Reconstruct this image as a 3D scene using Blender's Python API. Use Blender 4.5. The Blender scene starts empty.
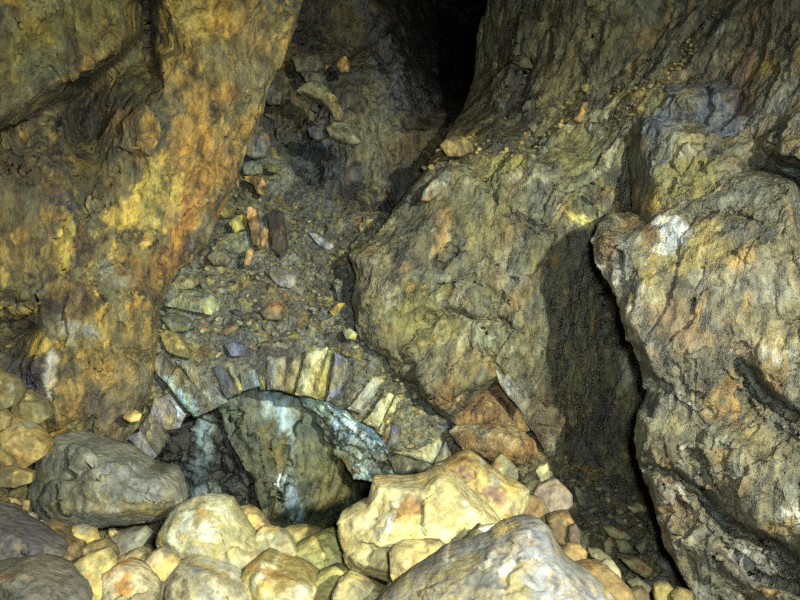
import bpy, math, random
import numpy as np
from mathutils import Vector, Matrix
from mathutils.geometry import delaunay_2d_cdt

random.seed(7)
COL = bpy.context.scene.collection
F = 700.0
PITCH = math.radians(8)
CAM = np.array([0.0, 0.0, 1.5])
RIGHT = np.array([1.0, 0, 0])
FWD = np.array([0, math.cos(PITCH), -math.sin(PITCH)])
UP = np.array([0, math.sin(PITCH), math.cos(PITCH)])

def at(x, y, d):
    """points of the place seen along a direction at distance d"""
    x = np.asarray(x, float); y = np.asarray(y, float); d = np.asarray(d, float)
    return CAM + d[..., None]*(FWD + ((x-400)/F)[..., None]*RIGHT - ((y-300)/F)[..., None]*UP)

# ---------------------------------------------------------------- noise
def _h(ix, iy, iz, s):
    n = (ix.astype(np.int64)*374761393 + iy.astype(np.int64)*668265263 + iz.astype(np.int64)*2147483647 + s*1274126177) & 0xffffffff
    n = ((n ^ (n >> 13))*1274126177) & 0xffffffff
    n = ((n ^ (n >> 15))*2246822519) & 0xffffffff
    return (n ^ (n >> 16)) & 0xffffffff
def _u(h): return h/4294967295.0
def perlin(p, s=0):
    i = np.floor(p).astype(np.int64); f = p-i
    w = f*f*f*(f*(f*6-15)+10)
    out = 0
    for dx in (0, 1):
        for dy in (0, 1):
            for dz in (0, 1):
                h = _h(i[:,0]+dx, i[:,1]+dy, i[:,2]+dz, s)
                a = _u(h)*2*math.pi; z = _u(_h(h, h*0+3, h*0+5, s))*2-1
                r = np.sqrt(1-z*z)
                g = r*np.cos(a)*(f[:,0]-dx) + r*np.sin(a)*(f[:,1]-dy) + z*(f[:,2]-dz)
                out = out + g*(w[:,0] if dx else 1-w[:,0])*(w[:,1] if dy else 1-w[:,1])*(w[:,2] if dz else 1-w[:,2])
    return out*1.5
def fbm(p, o=4, s=0, g=0.5):
    a = 1.0; t = 0; v = 0
    for k in range(o):
        v = v + a*perlin(p*2.03**k+17.3*k, s+k); t += a; a *= g
    return v/t
def ridged(p, o=4, s=0):
    a = 1.0; t = 0; v = 0
    for k in range(o):
        v = v + a*(1-2*np.abs(perlin(p*2.1**k+9.1*k, s+k))); t += a; a *= 0.5
    return v/t
def worley(p, s=0):
    """nearest-cell tilted plane height, edge distance, cell value"""
    i = np.floor(p).astype(np.int64)
    n = len(p); d1 = np.full(n, 9e9); d2 = np.full(n, 9e9); hh = np.zeros(n); cv = np.zeros(n)
    for dx in (-1,0,1):
        for dy in (-1,0,1):
            for dz in (-1,0,1):
                a, b, c = i[:,0]+dx, i[:,1]+dy, i[:,2]+dz
                h = _h(a, b, c, s); h2 = _h(h, h*0+1, h*0, s+1); h3 = _h(h, h*0+2, h*0, s+2)
                v = p - np.stack([a+_u(h), b+_u(h2), c+_u(h3)], 1)
                d = (v*v).sum(1)
                g = np.stack([_u(_h(h, h*0+k, h*0+9, s)) for k in (4,5,6)], 1)*2-1
                m = d < d1
                d2 = np.where(m, d1, np.minimum(d2, d))
                hh = np.where(m, (v*g).sum(1) + g[:,0]*0.5, hh); cv = np.where(m, _u(h3), cv)
                d1 = np.where(m, d, d1)
    return hh, np.sqrt(d2)-np.sqrt(d1), cv
def sstep(a, b, x):
    t = np.clip((x-a)/(b-a), 0, 1); return t*t*(3-2*t)

def rotm(ax, deg): return np.array(Matrix.Rotation(math.radians(deg), 3, ax))
GRAIN = rotm('Y', 28)       # the beds of the rock dip to the lower left
def grained(p, st=3.0, m=None):
    q = p @ (GRAIN if m is None else m)
    return q*np.array([1, 1, 1.0/st])

# ---------------------------------------------------------------- geometry of outlines
def inside(P, poly):
    x, y = P[:,0], P[:,1]; c = np.zeros(len(P), bool); n = len(poly)
    for i in range(n):
        x1, y1 = poly[i]; x2, y2 = poly[(i+1) % n]
        if y1 == y2: continue
        m = ((y1 > y) != (y2 > y)) & (x < (x2-x1)*(y-y1)/(y2-y1)+x1)
        c ^= m
    return c
def seg_dist(P, a, b):
    a = np.array(a, float); b = np.array(b, float); ab = b-a
    t = np.clip(((P-a)@ab)/max(ab@ab, 1e-9), 0, 1)
    return np.linalg.norm(P-(a+t[:,None]*ab), axis=1), t
def poly_dist(P, pts, closed=True):
    d = np.full(len(P), 1e9)
    for i in range(len(pts)-(0 if closed else 1)):
        d = np.minimum(d, seg_dist(P, pts[i], pts[(i+1) % len(pts)])[0])
    return d

SAT = .84
TINT = np.array([.95, 1.02, .98])
def lin(c):
    c = np.array(c, float)/255
    return np.where(c <= .04045, c/12.92, ((c+.055)/1.055)**2.4)

def colour(P3, XY, base, mix=(), patches=(), seed=0, cg=1.8):
    """colour of the rock: base stone, noisy stains, single patches of stain and painted shade"""
    c = np.tile(lin(base), (len(P3), 1))
    for k, (col, scale, thr, soft) in enumerate(mix):
        nz = fbm(grained(P3, cg)*scale, 5, seed+31*k+5, .62)
        w = sstep(thr, thr+soft*.6, nz)
        c = c*(1-w[:,None]) + lin(col)*w[:,None]
    if patches:
        wx = fbm(P3*7, 5, seed+77, .65); wy = fbm(P3*7+50, 5, seed+78, .65); w3 = fbm(P3*22, 4, seed+79, .7)
        for (x, y, rx, ry, ang, col, st) in patches:
            a = math.radians(ang); dx = XY[:,0]-x + wx*rx*1.3; dy = XY[:,1]-y + wy*ry*1.3
            u = (dx*math.cos(a)+dy*math.sin(a))/rx; v = (-dx*math.sin(a)+dy*math.cos(a))/ry
            r = np.sqrt(u*u+v*v)
            w = sstep(1.1, .55, r + w3*.8)*st
            c = c*(1-w[:,None]) + lin(col)*w[:,None]
    g_ = c.mean(1, keepdims=True); c = g_ + (c-g_)*SAT; c = c*TINT
    rg = np.maximum(c[:,0]-c[:,1], 0); c[:,1] += .16*rg; c[:,0] -= .10*rg
    v = 1+.42*fbm(P3*16, 5, seed+200, .75)
    return np.clip(c*v[:,None], 0.002, 1)

# ---------------------------------------------------------------- materials
def rock_mat(name, rough=.6, bump=.5, fine=120.0, speck=(60,45,25), amt=.3, spec=.5, grain=2.2, hue=.8, con=1.0):
    m = bpy.data.materials.new(name); m.use_nodes = True; n = m.node_tree.nodes; l = m.node_tree.links
    b = n['Principled BSDF']; tc = n.new('ShaderNodeTexCoord'); geo = n.new('ShaderNodeNewGeometry')
    mp = n.new('ShaderNodeMapping'); mp.inputs['Rotation'].default_value = (0, math.radians(-28), 0)
    mp.inputs['Scale'].default_value = (1, 1, 1/grain); l.new(geo.outputs['Position'], mp.inputs[0])
    at_ = n.new('ShaderNodeAttribute'); at_.attribute_name = 'Col'
    def noise(s, d=6, r=.6, src=mp):
        t = n.new('ShaderNodeTexNoise'); t.inputs['Scale'].default_value = s; t.inputs['Detail'].default_value = d
        t.inputs['Roughness'].default_value = r; l.new(src.outputs[0], t.inputs['Vector']); return t
    def mrange(src, a, b_, c, d):
        t = n.new('ShaderNodeMapRange'); t.inputs[1].default_value = a; t.inputs[2].default_value = b_
        t.inputs[3].default_value = c; t.inputs[4].default_value = d; l.new(src, t.inputs[0]); return t.outputs[0]
    n1 = noise(fine*.35, 8, .7); n2 = noise(fine, 4, .7)
    vo = n.new('ShaderNodeTexVoronoi'); vo.inputs['Scale'].default_value = fine*.45; l.new(mp.outputs[0], vo.inputs['Vector'])
    # brightness variation of the mineral grains
    mul = n.new('ShaderNodeMix'); mul.data_type = 'RGBA'; mul.blend_type = 'MULTIPLY'; mul.inputs[0].default_value = 1
    l.new(at_.outputs['Color'], mul.inputs[6])
    cr = n.new('ShaderNodeMapRange'); cr.inputs[1].default_value=.36; cr.inputs[2].default_value=.64; cr.inputs[3].default_value=1-.65*con; cr.inputs[4].default_value=1+.65*con; cr.clamp = True
    l.new(n1.outputs[0], cr.inputs[0]); l.new(cr.outputs[0], mul.inputs[7])
    mx = n.new('ShaderNodeMix'); mx.data_type = 'RGBA'; mx.blend_type = 'MIX'
    # warm and cool grains
    n4 = noise(fine*.13, 9, .8)
    hm = n.new('ShaderNodeMix'); hm.data_type = 'RGBA'; hm.inputs[6].default_value = (1.28, 1.08, .62, 1); hm.inputs[7].default_value = (.72, .88, 1.12, 1)
    l.new(mrange(n4.outputs[0], .38, .62, 0, 1), hm.inputs[0])
    mh = n.new('ShaderNodeMix'); mh.data_type = 'RGBA'; mh.blend_type = 'MULTIPLY'; mh.inputs[0].default_value = hue
    l.new(mul.outputs[2], mh.inputs[6]); l.new(hm.outputs[2], mh.inputs[7])
    l.new(mh.outputs[2], mx.inputs[6]); mx.inputs[7].default_value = (*lin(speck), 1)
    n3 = noise(fine*.2, 7, .75)
    l.new(mrange(n3.outputs[0], .54, .66, 0, amt), mx.inputs[0])
    l.new(mx.outputs[2], b.inputs['Base Color'])
    l.new(mrange(n1.outputs[0], .3, .7, max(rough-.14, .12), min(rough+.18, 1)), b.inputs['Roughness'])
    b.inputs['Specular IOR Level'].default_value = spec
    add = n.new('ShaderNodeMath'); add.operation = 'ADD'
    m1 = n.new('ShaderNodeMath'); m1.operation = 'MULTIPLY'; m1.inputs[1].default_value = .45; l.new(n2.outputs[0], m1.inputs[0])
    m2 = n.new('ShaderNodeMath'); m2.operation = 'MULTIPLY_ADD'; m2.inputs[1].default_value = .35; l.new(vo.outputs['Distance'], m2.inputs[0]); l.new(m1.outputs[0], m2.inputs[2])
    l.new(n1.outputs[0], add.inputs[0]); l.new(m2.outputs[0], add.inputs[1])
    bp = n.new('ShaderNodeBump'); bp.inputs['Strength'].default_value = bump; bp.inputs['Distance'].default_value = .03
    l.new(add.outputs[0], bp.inputs['Height']); l.new(bp.outputs[0], b.inputs['Normal'])
    return m
M = {
 'dry': rock_mat('dry_rock', .75, .5, 110, (90,60,25), .45, .35, 1.2, hue=.3, con=.6),
 'wall': rock_mat('stained_rock', .55, 1, 70, (52,38,22), .7, .5, hue=1),
 'wet': rock_mat('wet_rock', .42, 1, 75, (54,46,28), .65, .65, hue=.7),
 'dark': rock_mat('dark_wet_rock', .38, 1, 80, (40,32,20), .4, .7),
 'pale': rock_mat('pale_rock', .8, .38, 100, (150,110,50), .4, .3, 1.0, hue=.4, con=.62),
 'gravel': rock_mat('gravel', .5, 1, 130, (120,105,66), .5, .5, 1.0, hue=.6),
 'flow': rock_mat('flowstone_rock', .4, .6, 70, (50,50,35), .4, .6),
 'wood': rock_mat('rotten_wood', .8, .6, 130, (80,40,20), .5, .2, 8),
}

# ---------------------------------------------------------------- objects
class Surf: pass
def link(name, verts, faces, cols, mat, org=None, smooth=True):
    V = np.asarray(verts); o0 = V.mean(0) if org is None else np.asarray(org)
    me = bpy.data.meshes.new(name)
    me.from_pydata((V-o0).tolist(), [], faces)
    ca = me.color_attributes.new('Col', 'FLOAT_COLOR', 'POINT')
    c4 = np.ones((len(V), 4), np.float32); c4[:, :3] = cols
    ca.data.foreach_set('color', c4.ravel())
    if smooth: me.polygons.foreach_set('use_smooth', [True]*len(me.polygons))
    me.materials.append(M[mat]); me.update()
    o = bpy.data.objects.new(name, me); COL.objects.link(o); o.location = o0
    return o
def tag(o, label=None, cat=None, group=None, kind=None):
    for k, v in (('label', label), ('category', cat), ('group', group), ('kind', kind)):
        if v: o[k] = v
    return o

def relief(name, outline, ctrl, mat='wall', step=2.4, jag=1.5, soft=2, back=.6, cap='flat', roll=0, rollr=8,
           disp=None, base=(110,100,70), mix=(), patches=(), cracks=(), seed=0, parent=None, frame=True, edge=None, cut=None):
    """A body of rock: outline and inner points with a real distance each; the surface between them is broken
    up in 3D, the body runs back behind it."""
    rs = np.random.RandomState(seed+1)
    O = [tuple(map(float, p)) for p in outline]
    C = [tuple(map(float, p)) for p in ctrl]
    allp = O+C; n = len(O)
    r = delaunay_2d_cdt([Vector(p[:2]) for p in allp], [], [list(range(n))], 1, 1e-4, True)
    cv = np.array([v[:] for v in r[0]]); orig = r[3]
    cd = np.array([1/allp[orig[i][0]][2] if len(orig[i]) else 0.3 for i in range(len(cv))])
    tris = [f for f in r[2] if len(f) == 3]
    # dense boundary, broken up
    B = []; 
    for i in range(n):
        a = np.array(O[i]); b = np.array(O[(i+1) % n]); L = np.hypot(*(b-a)[:2])
        k = max(1, int(L/step))
        off = (a[0] < -15 and b[0] < -15) or (a[0] > 815 and b[0] > 815) or (a[1] < -15 and b[1] < -15) or (a[1] > 615 and b[1] > 615)
        if off: k = max(1, int(L/16))
        for j in range(k): B.append(a+(b-a)*j/k)
    B = np.array(B); BD = B[:,2].copy()
    q = np.c_[B[:,0]/16, B[:,1]/16, np.full(len(B), seed*1.7)]
    B2 = B[:, :2] + np.c_[fbm(q, 4, seed+11, .7), fbm(q+40, 4, seed+12, .7)]*jag*3
    lo = B2.min(0); hi = B2.max(0)
    def grid(s, x0, x1, y0, y1):
        gx = np.arange(x0, x1, s); gy = np.arange(y0, y1, s*.87)
        X, Y = np.meshgrid(gx, gy); X[::2] += s/2
        G = np.c_[X.ravel(), Y.ravel()]
        return G + rs.uniform(-.22, .22, G.shape)*s
    if lo[0] < -30 or hi[0] > 830 or lo[1] < -30 or hi[1] > 630:
        fr = lambda G: (G[:,0] > -12) & (G[:,0] < 812) & (G[:,1] > -12) & (G[:,1] < 612)
        G1 = grid(step, max(lo[0], -12), min(hi[0], 812), max(lo[1], -12), min(hi[1], 612))
        G2 = grid(13, *np.array([[lo[0], hi[0]], [lo[1], hi[1]]]).ravel())
        G = np.r_[G1[fr(G1)], G2[~fr(G2)]]
    else: G = grid(step, lo[0], hi[0], lo[1], hi[1])
    G = G[inside(G, B2)]
    dB = np.full(len(G), 1e9)
    for i in range(0, len(B2), 400):
        pass
    G = G[poly_dist(G, B2) > step*.55] if len(B2) < 1500 else G
    P = np.r_[B2, G]; nb = len(B2)
    r2 = delaunay_2d_cdt([Vector(p) for p in P], [], [list(range(nb))], 1, 1e-5, True)
    P2 = np.array([v[:] for v in r2[0]]); og = r2[3]
    fa_ = np.array([list(f) for f in r2[2]]); faces = fa_[inside(P2[fa_].mean(1), B2)].tolist()
    remap = {}; isb = np.zeros(len(P2), bool)
    for i, oo in enumerate(og):
        for k in oo:
            if k < nb: remap[k] = i; isb[i] = True
    # distance from the coarse triangles
    inv = np.full(len(P2), np.nan)
    for f in tris:
        a, b, c = cv[f[0]], cv[f[1]], cv[f[2]]
        det = (b[0]-a[0])*(c[1]-a[1])-(c[0]-a[0])*(b[1]-a[1])
        if abs(det) < 1e-9: continue
        u = ((P2[:,0]-a[0])*(c[1]-a[1])-(c[0]-a[0])*(P2[:,1]-a[1]))/det
        v = ((b[0]-a[0])*(P2[:,1]-a[1])-(P2[:,0]-a[0])*(b[1]-a[1]))/det
        m = (u >= -1e-3) & (v >= -1e-3) & (u+v <= 1.001) & np.isnan(inv)
        inv[m] = cd[f[0]]*(1-u[m]-v[m])+cd[f[1]]*u[m]+cd[f[2]]*v[m]
    bad = np.where(np.isnan(inv))[0]; good = np.where(~np.isnan(inv))[0]
    for i in bad:
        dd = ((P2[good]-P2[i])**2).sum(1); inv[i] = inv[good[dd.argmin()]]
    for k, i in remap.items(): inv[i] = 1/BD[k]
    # edges
    FA = np.array(faces); E = np.r_[FA[:, [0,1]], FA[:, [1,2]], FA[:, [2,0]]]
    deg = np.bincount(E.ravel(), minlength=len(P2)).astype(float)
    for _ in range(soft):
        s = np.bincount(E[:,0], inv[E[:,1]], len(P2)) + np.bincount(E[:,1], inv[E[:,0]], len(P2))
        nw = s/np.maximum(deg, 1); inv = np.where(isb, inv, inv*.35+nw*.65)
    d = 1/inv
    if cut:
        (cx, cy), (ex, ey), pl, H, tops = cut
        hgt = pl(P2[:,0], P2[:,1]) - d
        for (ax, ay, t0, sl) in tops:
            hgt = np.minimum(hgt, H*(t0 - sl*((P2[:,0]-cx)/ex*2*ax+(P2[:,1]-cy)/ey*2*ay)))
        d = np.where(isb, d, pl(P2[:,0], P2[:,1]) - np.maximum(hgt, -.2*H))
    if roll:
        e = poly_dist(P2, O_ := [tuple(p) for p in B2[::2]])
        t = np.clip(1-e/rollr, 0, 1); d = d + roll*(1-np.sqrt(np.maximum(1-t*t, 0)))
    for (pts, w, dep) in cracks:
        e = np.full(len(P2), 1e9)
        pw = P2 + np.c_[fbm(np.c_[P2/9, P2[:,:1]*0], 3, 5), fbm(np.c_[P2/9, P2[:,:1]*0+9], 3, 6)]*5
        for i in range(len(pts)-1): e = np.minimum(e, seg_dist(pw, pts[i], pts[i+1])[0])
        d = d + dep*np.exp(-(e/w)**2)
    V = at(P2[:,0], P2[:,1], d)
    if (FA.size):
        # orient towards the viewer
        a, b, c = V[FA[:,0]], V[FA[:,1]], V[FA[:,2]]
        nn = np.cross(b-a, c-a); flip = (nn*(CAM-a)).sum(1) < 0
        FA[flip] = FA[flip][:, ::-1]
    def normals():
        a, b, c = V[FA[:,0]], V[FA[:,1]], V[FA[:,2]]
        nn = np.cross(b-a, c-a); N = np.zeros_like(V)
        for k in range(3):
            for j in range(3): N[:,j] += np.bincount(FA[:,k], nn[:,j], len(V))
        return N/np.maximum(np.linalg.norm(N, axis=1, keepdims=True), 1e-12)
    ok = np.ones(len(V))
    if disp is not None:
        for _ in range(1):
            N = normals(); h = disp(V, P2)
            if cap == 'flat': ramp = .25+.75*sstep(0, 9, poly_dist(P2, B2[::2]))
            else: ramp = .25+.75*sstep(0, 14, poly_dist(P2, B2[::2]))
            vw = (CAM-V)/np.linalg.norm(CAM-V, axis=1, keepdims=True); ramp = ramp*np.clip(np.abs((N*vw).sum(1))*1.5, .2, 1)
            V = V + N*(h*ramp)[:,None]
    cols = colour(V, P2, base, mix, patches, seed, 1.8 if cap == 'flat' else 1.0)
    S = Surf(); S.P = P2; S.V = V; S.N = normals(); S.d = (V-CAM)@FWD
    # back of the body
    ring = [remap[k] for k in range(nb) if k in remap]
    rr = []; 
    for k in ring:
        if not rr or rr[-1] != k: rr.append(k)
    ring = rr
    VV = [V]; fl = FA.tolist(); cnt = len(V); cc = [cols]
    R0 = V[ring]; cen = R0.mean(0)
    dirs = (R0-CAM)/((R0-CAM)@FWD)[:,None]
    prev = list(ring)
    if cap == 'flat': steps = [(1.0, .5), (1.0, 1.0)]
    else: steps = [(.99, .25), (.9, .6), (.68, .88), (.35, 1.0)]
    for sc, t in steps:
        if cap == 'flat':
            rd = (R0-CAM)@FWD; bd = np.maximum(back, S.d.max()+.08-rd)*t
            q = R0 + dirs*bd[:,None]
        else: q = cen + (R0-cen)*sc + FWD*back*t
        VV.append(q); cc.append(cols[ring])
        cur = list(range(cnt, cnt+len(ring))); cnt += len(ring)
        m = len(ring)
        for i in range(m):
            j = (i+1) % m
            fl.append([prev[i], prev[j], cur[j], cur[i]])
        prev = cur
    if cap == 'flat':
        rc = delaunay_2d_cdt([Vector(P2[k]) for k in ring], [], [list(range(len(ring)))], 1, 1e-6, True)
        m2 = {}
        for i, oo in enumerate(rc[3]):
            if len(oo): m2[i] = prev[oo[0]]
        rcv = np.array([v[:] for v in rc[0]]); rcf = np.array([list(f) for f in rc[2]]); okf = inside(rcv[rcf].mean(1), P2[ring])
        for f, g_ in zip(rcf.tolist(), okf):
            if g_ and all(k in m2 for k in f): fl.append([m2[k] for k in f])
    else:
        VV.append((cen+FWD*back)[None]); cc.append(cols[ring].mean(0)[None])
        for i in range(len(prev)): fl.append([prev[i], prev[(i+1) % len(prev)], cnt])
    Vall = np.concatenate(VV)
    o = link(name, Vall, fl, np.concatenate(cc), mat)
    # consistent outward faces
    import bmesh
    bm = bmesh.new(); bm.from_mesh(o.data)
    bmesh.ops.recalc_face_normals(bm, faces=bm.faces[:])
    bm.to_mesh(o.data); bm.free()
    if parent is not None:
        o.parent = parent; o.location = Vector(o.location)-parent.location
    S.o = o
    return S
# ---------------------------------------------------------------- surface breakup
def rough_noise(q, o, s):
    a = 1.0; t = 0; v = 0
    for k in range(o):
        n = perlin(q*2.17**k+5.7*k, s+k)
        v = v + a*(.55*n + .45*(1-2.4*np.abs(perlin(q*2.17**k+31.1*k, s+50+k)))); t += a; a *= .58
    return v/t
def broken(big=.05, facet=.05, fs=3.5, mid=.015, fine=.005, groove=.02, st=2.4, seed=0, rot=None):
    def f(V, P):
        q = grained(V, st, rot)
        warp = np.stack([fbm(q*4+k*7, 4, seed+k, .6) for k in range(3)], 1)*.12
        hh, ed, cv = worley((q+warp)*fs, seed+3)
        h2, e2, c2 = worley((q+warp)*fs*2.7, seed+4)
        h3, e3, c3 = worley((q+warp)*fs*7, seed+5)
        h = big*fbm(V*1.6, 3, seed+6) + facet*(.8*hh + .30*h2 + .13*h3)
        h -= groove*(.5*sstep(.10, .0, ed)*sstep(.3, .6, cv) + .3*sstep(.10, 0, e2)*sstep(.5, .7, c2))
        h += mid*1.7*rough_noise(q*5, 6, seed+8) + fine*1.8*fbm(q*30, 4, seed+9, .8) - .010*np.abs(perlin(q*14+3, seed+12))*sstep(0, .01, mid)
        return h
    return f
def pebbly(big=.03, s1=9, a1=.03, s2=26, a2=.012, fine=.004, seed=0):
    def f(V, P):
        h = big*fbm(V*2, 3, seed)
        for s, a in ((s1, a1), (s2, a2), (s2*2.1, a2*.4)):
            hh, ed, cv = worley(V*s+fbm(V*s*.6, 2, seed+2)[:,None]*.4, seed+int(s))
            h = h + a*(hh*.9 + cv*.8) - a*.7*sstep(.16, 0, ed)
        return h + fine*fbm(V*50, 3, seed+5)
    return f

# ================================================================ THE SETTING
wall_left = relief('wall_left',
 [(-160,-160,1.9),(120,-160,2.5),(335,-160,2.8),(312,-50,2.85),(303,0,2.9),(297,25,2.9),(284,60,2.9),(268,90,2.9),(259,125,2.9),(247,150,2.9),(240,170,2.9),
  (225,205,2.9),(206,245,2.88),(190,262,2.88),(178,270,2.86),(166,292,2.84),(159,310,2.82),(158,345,2.8),(154,368,2.8),(152,388,2.8),(148,400,2.8),(141,420,2.8),(128,436,2.78),(118,470,2.78),(100,520,2.75),(20,540,2.6),(-160,520,2.1)],
 [(0,0,2.15),(120,-60,2.5),(120,5,2.45),(122,38,2.42),(150,-10,2.5),(86,68,2.35),(60,76,2.35),(30,100,2.3),(0,118,2.22),(-100,100,2.0),
  (128,56,2.9),(92,88,2.95),(62,108,2.7),(20,132,2.5),(-20,140,2.4),
  (146,0,2.8),(146,30,2.85),(152,60,2.88),(163,0,2.6),(160,60,2.62),(166,90,2.62),(140,115,2.6),(128,122,2.62),(150,122,2.56),(90,142,2.85),(78,118,3.0),(100,128,2.85),
  (250,0,2.72),(290,20,2.8),(230,90,2.7),(255,100,2.78),(190,60,2.6),(200,150,2.68),(225,180,2.8),(180,230,2.74),(150,180,2.64),(150,250,2.68),(120,200,2.62),(110,250,2.62),(100,170,2.66),
  (0,170,2.35),(60,170,2.5),(70,220,2.5),(30,250,2.42),(-100,250,2.1),(60,270,2.5),(140,280,2.68),(90,300,2.52),(40,295,2.48),(150,305,2.68),
  (100,340,2.56),(148,345,2.68),(148,385,2.7),(60,400,2.52),(110,430,2.64),(16,345,2.72),(5,365,2.68),(28,330,2.66),(40,365,2.48),(45,330,2.52),(20,395,2.55),(70,350,2.54),(60,440,2.6),(-100,400,2.1)],
 mat='wall', step=1.8, back=1.0, jag=1.0, seed=11,
 disp=broken(.05,.07,2.6,.016,.006,.014,2.6,21),
 base=(106,93,55), mix=[((58,45,32),15,.1,.12),((180,138,53),17,.14,.1),((142,98,32),3.0,.02,.25),((87,79,58),4.5,.05,.2),((167,121,38),7,.18,.2),((70,55,47),6,.16,.2)],
 patches=[(60,30,110,60,-20,(110,98,41),.8),(30,95,50,30,-15,(93,87,60),.8),(20,10,60,12,-35,(142,125,79),.6),(90,45,40,10,-30,(98,74,32),.7),
  (100,110,60,42,-30,(58,51,38),.85),(150,30,12,40,0,(55,47,32),.8),(148,85,26,26,40,(83,77,47),.8),(120,118,26,14,0,(117,83,34),.7),(112,72,22,8,-35,(142,114,66),.8),  # shade of the recess and upright crevice painted into the colour
  (220,60,60,75,-60,(155,112,41),.7),(190,25,30,26,20,(172,134,47),.8),(255,60,26,60,22,(115,102,68),.8),(250,20,18,30,10,(133,95,43),.7),(225,95,20,12,0,(152,93,34),.8),
  (185,140,32,50,20,(167,110,36),.8),(170,170,20,34,10,(114,79,53),.7),(215,170,28,60,22,(155,104,41),.8),(150,190,28,40,20,(180,144,49),.85),(130,215,30,20,0,(176,142,57),.8),
  (190,215,22,50,30,(163,98,38),.85),(205,240,8,36,32,(106,96,79),.8),(165,265,20,18,0,(142,95,43),.6),(125,165,18,50,18,(87,79,58),.9),(95,170,20,40,10,(81,72,41),.8),
  (30,170,50,40,0,(95,72,43),.8),(60,200,22,16,0,(66,64,68),.8),(15,130,30,26,0,(87,77,57),.6),(45,60,40,20,0,(83,91,72),.6),(12,205,24,30,0,(93,81,47),.6),(20,250,40,30,0,(106,89,58),.7),
  (62,250,12,34,10,(186,148,49),.85),(60,288,18,12,0,(142,102,36),.7),(82,240,14,24,0,(106,55,28),.7),(118,272,26,16,0,(127,125,110),.7),(150,272,22,30,-40,(127,79,32),.7),(100,215,12,40,15,(95,91,68),.7),
  (110,345,56,60,0,(138,108,57),.5),(75,330,26,18,0,(133,133,123),.75),(40,350,14,18,0,(190,146,51),.95),(20,375,22,18,0,(85,85,104),.8),(46,380,12,20,0,(74,66,79),.8),
  (112,372,26,20,10,(176,131,51),.7),(72,395,14,26,0,(161,114,43),.7),(52,375,6,26,5,(186,176,161),.7),(96,395,34,14,-30,(83,74,66),.7),(140,350,20,40,0,(121,102,60),.6),(130,385,26,26,0,(117,100,74),.7),(100,412,30,14,-20,(91,77,70),.7),(125,430,30,20,0,(123,106,77),.8)],
 cracks=[([(100,85),(82,112),(80,140)],5,.10),([(35,160),(20,175)],3,.05),([(158,60),(150,35),(146,0)],5,.06),([(3,350),(20,335),(30,330)],5,.08),([(92,360),(108,372)],2,.02),([(120,168),(98,205)],3,.03),([(60,120),(50,150)],3,.05),([(40,285),(10,305),(-10,312)],3,.05)])

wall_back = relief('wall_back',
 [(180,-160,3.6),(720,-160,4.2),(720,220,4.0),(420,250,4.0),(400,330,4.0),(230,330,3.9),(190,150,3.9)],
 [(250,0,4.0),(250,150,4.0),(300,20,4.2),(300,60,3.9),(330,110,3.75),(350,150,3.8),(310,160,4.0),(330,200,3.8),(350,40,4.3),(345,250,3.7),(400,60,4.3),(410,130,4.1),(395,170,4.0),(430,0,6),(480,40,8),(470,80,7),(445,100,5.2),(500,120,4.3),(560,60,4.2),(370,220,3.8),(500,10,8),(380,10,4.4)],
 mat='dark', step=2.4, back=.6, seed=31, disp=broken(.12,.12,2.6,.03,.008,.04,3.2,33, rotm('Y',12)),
 base=(71,62,49), mix=[((80,80,86),3,.05,.2),((91,76,43),5,.05,.2),((42,38,34),4,.1,.2)],
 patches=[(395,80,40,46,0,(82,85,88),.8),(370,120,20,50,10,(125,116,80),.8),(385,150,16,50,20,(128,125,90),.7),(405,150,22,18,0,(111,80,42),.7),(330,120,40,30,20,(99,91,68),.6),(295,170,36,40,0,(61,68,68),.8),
  (350,70,30,60,10,(67,59,42),.6),(465,50,50,70,0,(28,26,24),.7),(440,150,40,30,0,(96,76,42),.6),(310,30,24,40,0,(36,34,30),.7),(440,45,62,75,0,(17,17,15),1),(355,25,10,30,0,(91,82,42),.6)],  # near-black patches paint the darkness of the deep hole
 cracks=[([(285,135),(300,150),(316,170),(322,230)],3,.06),([(318,90),(305,120)],4,.05)])

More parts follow.
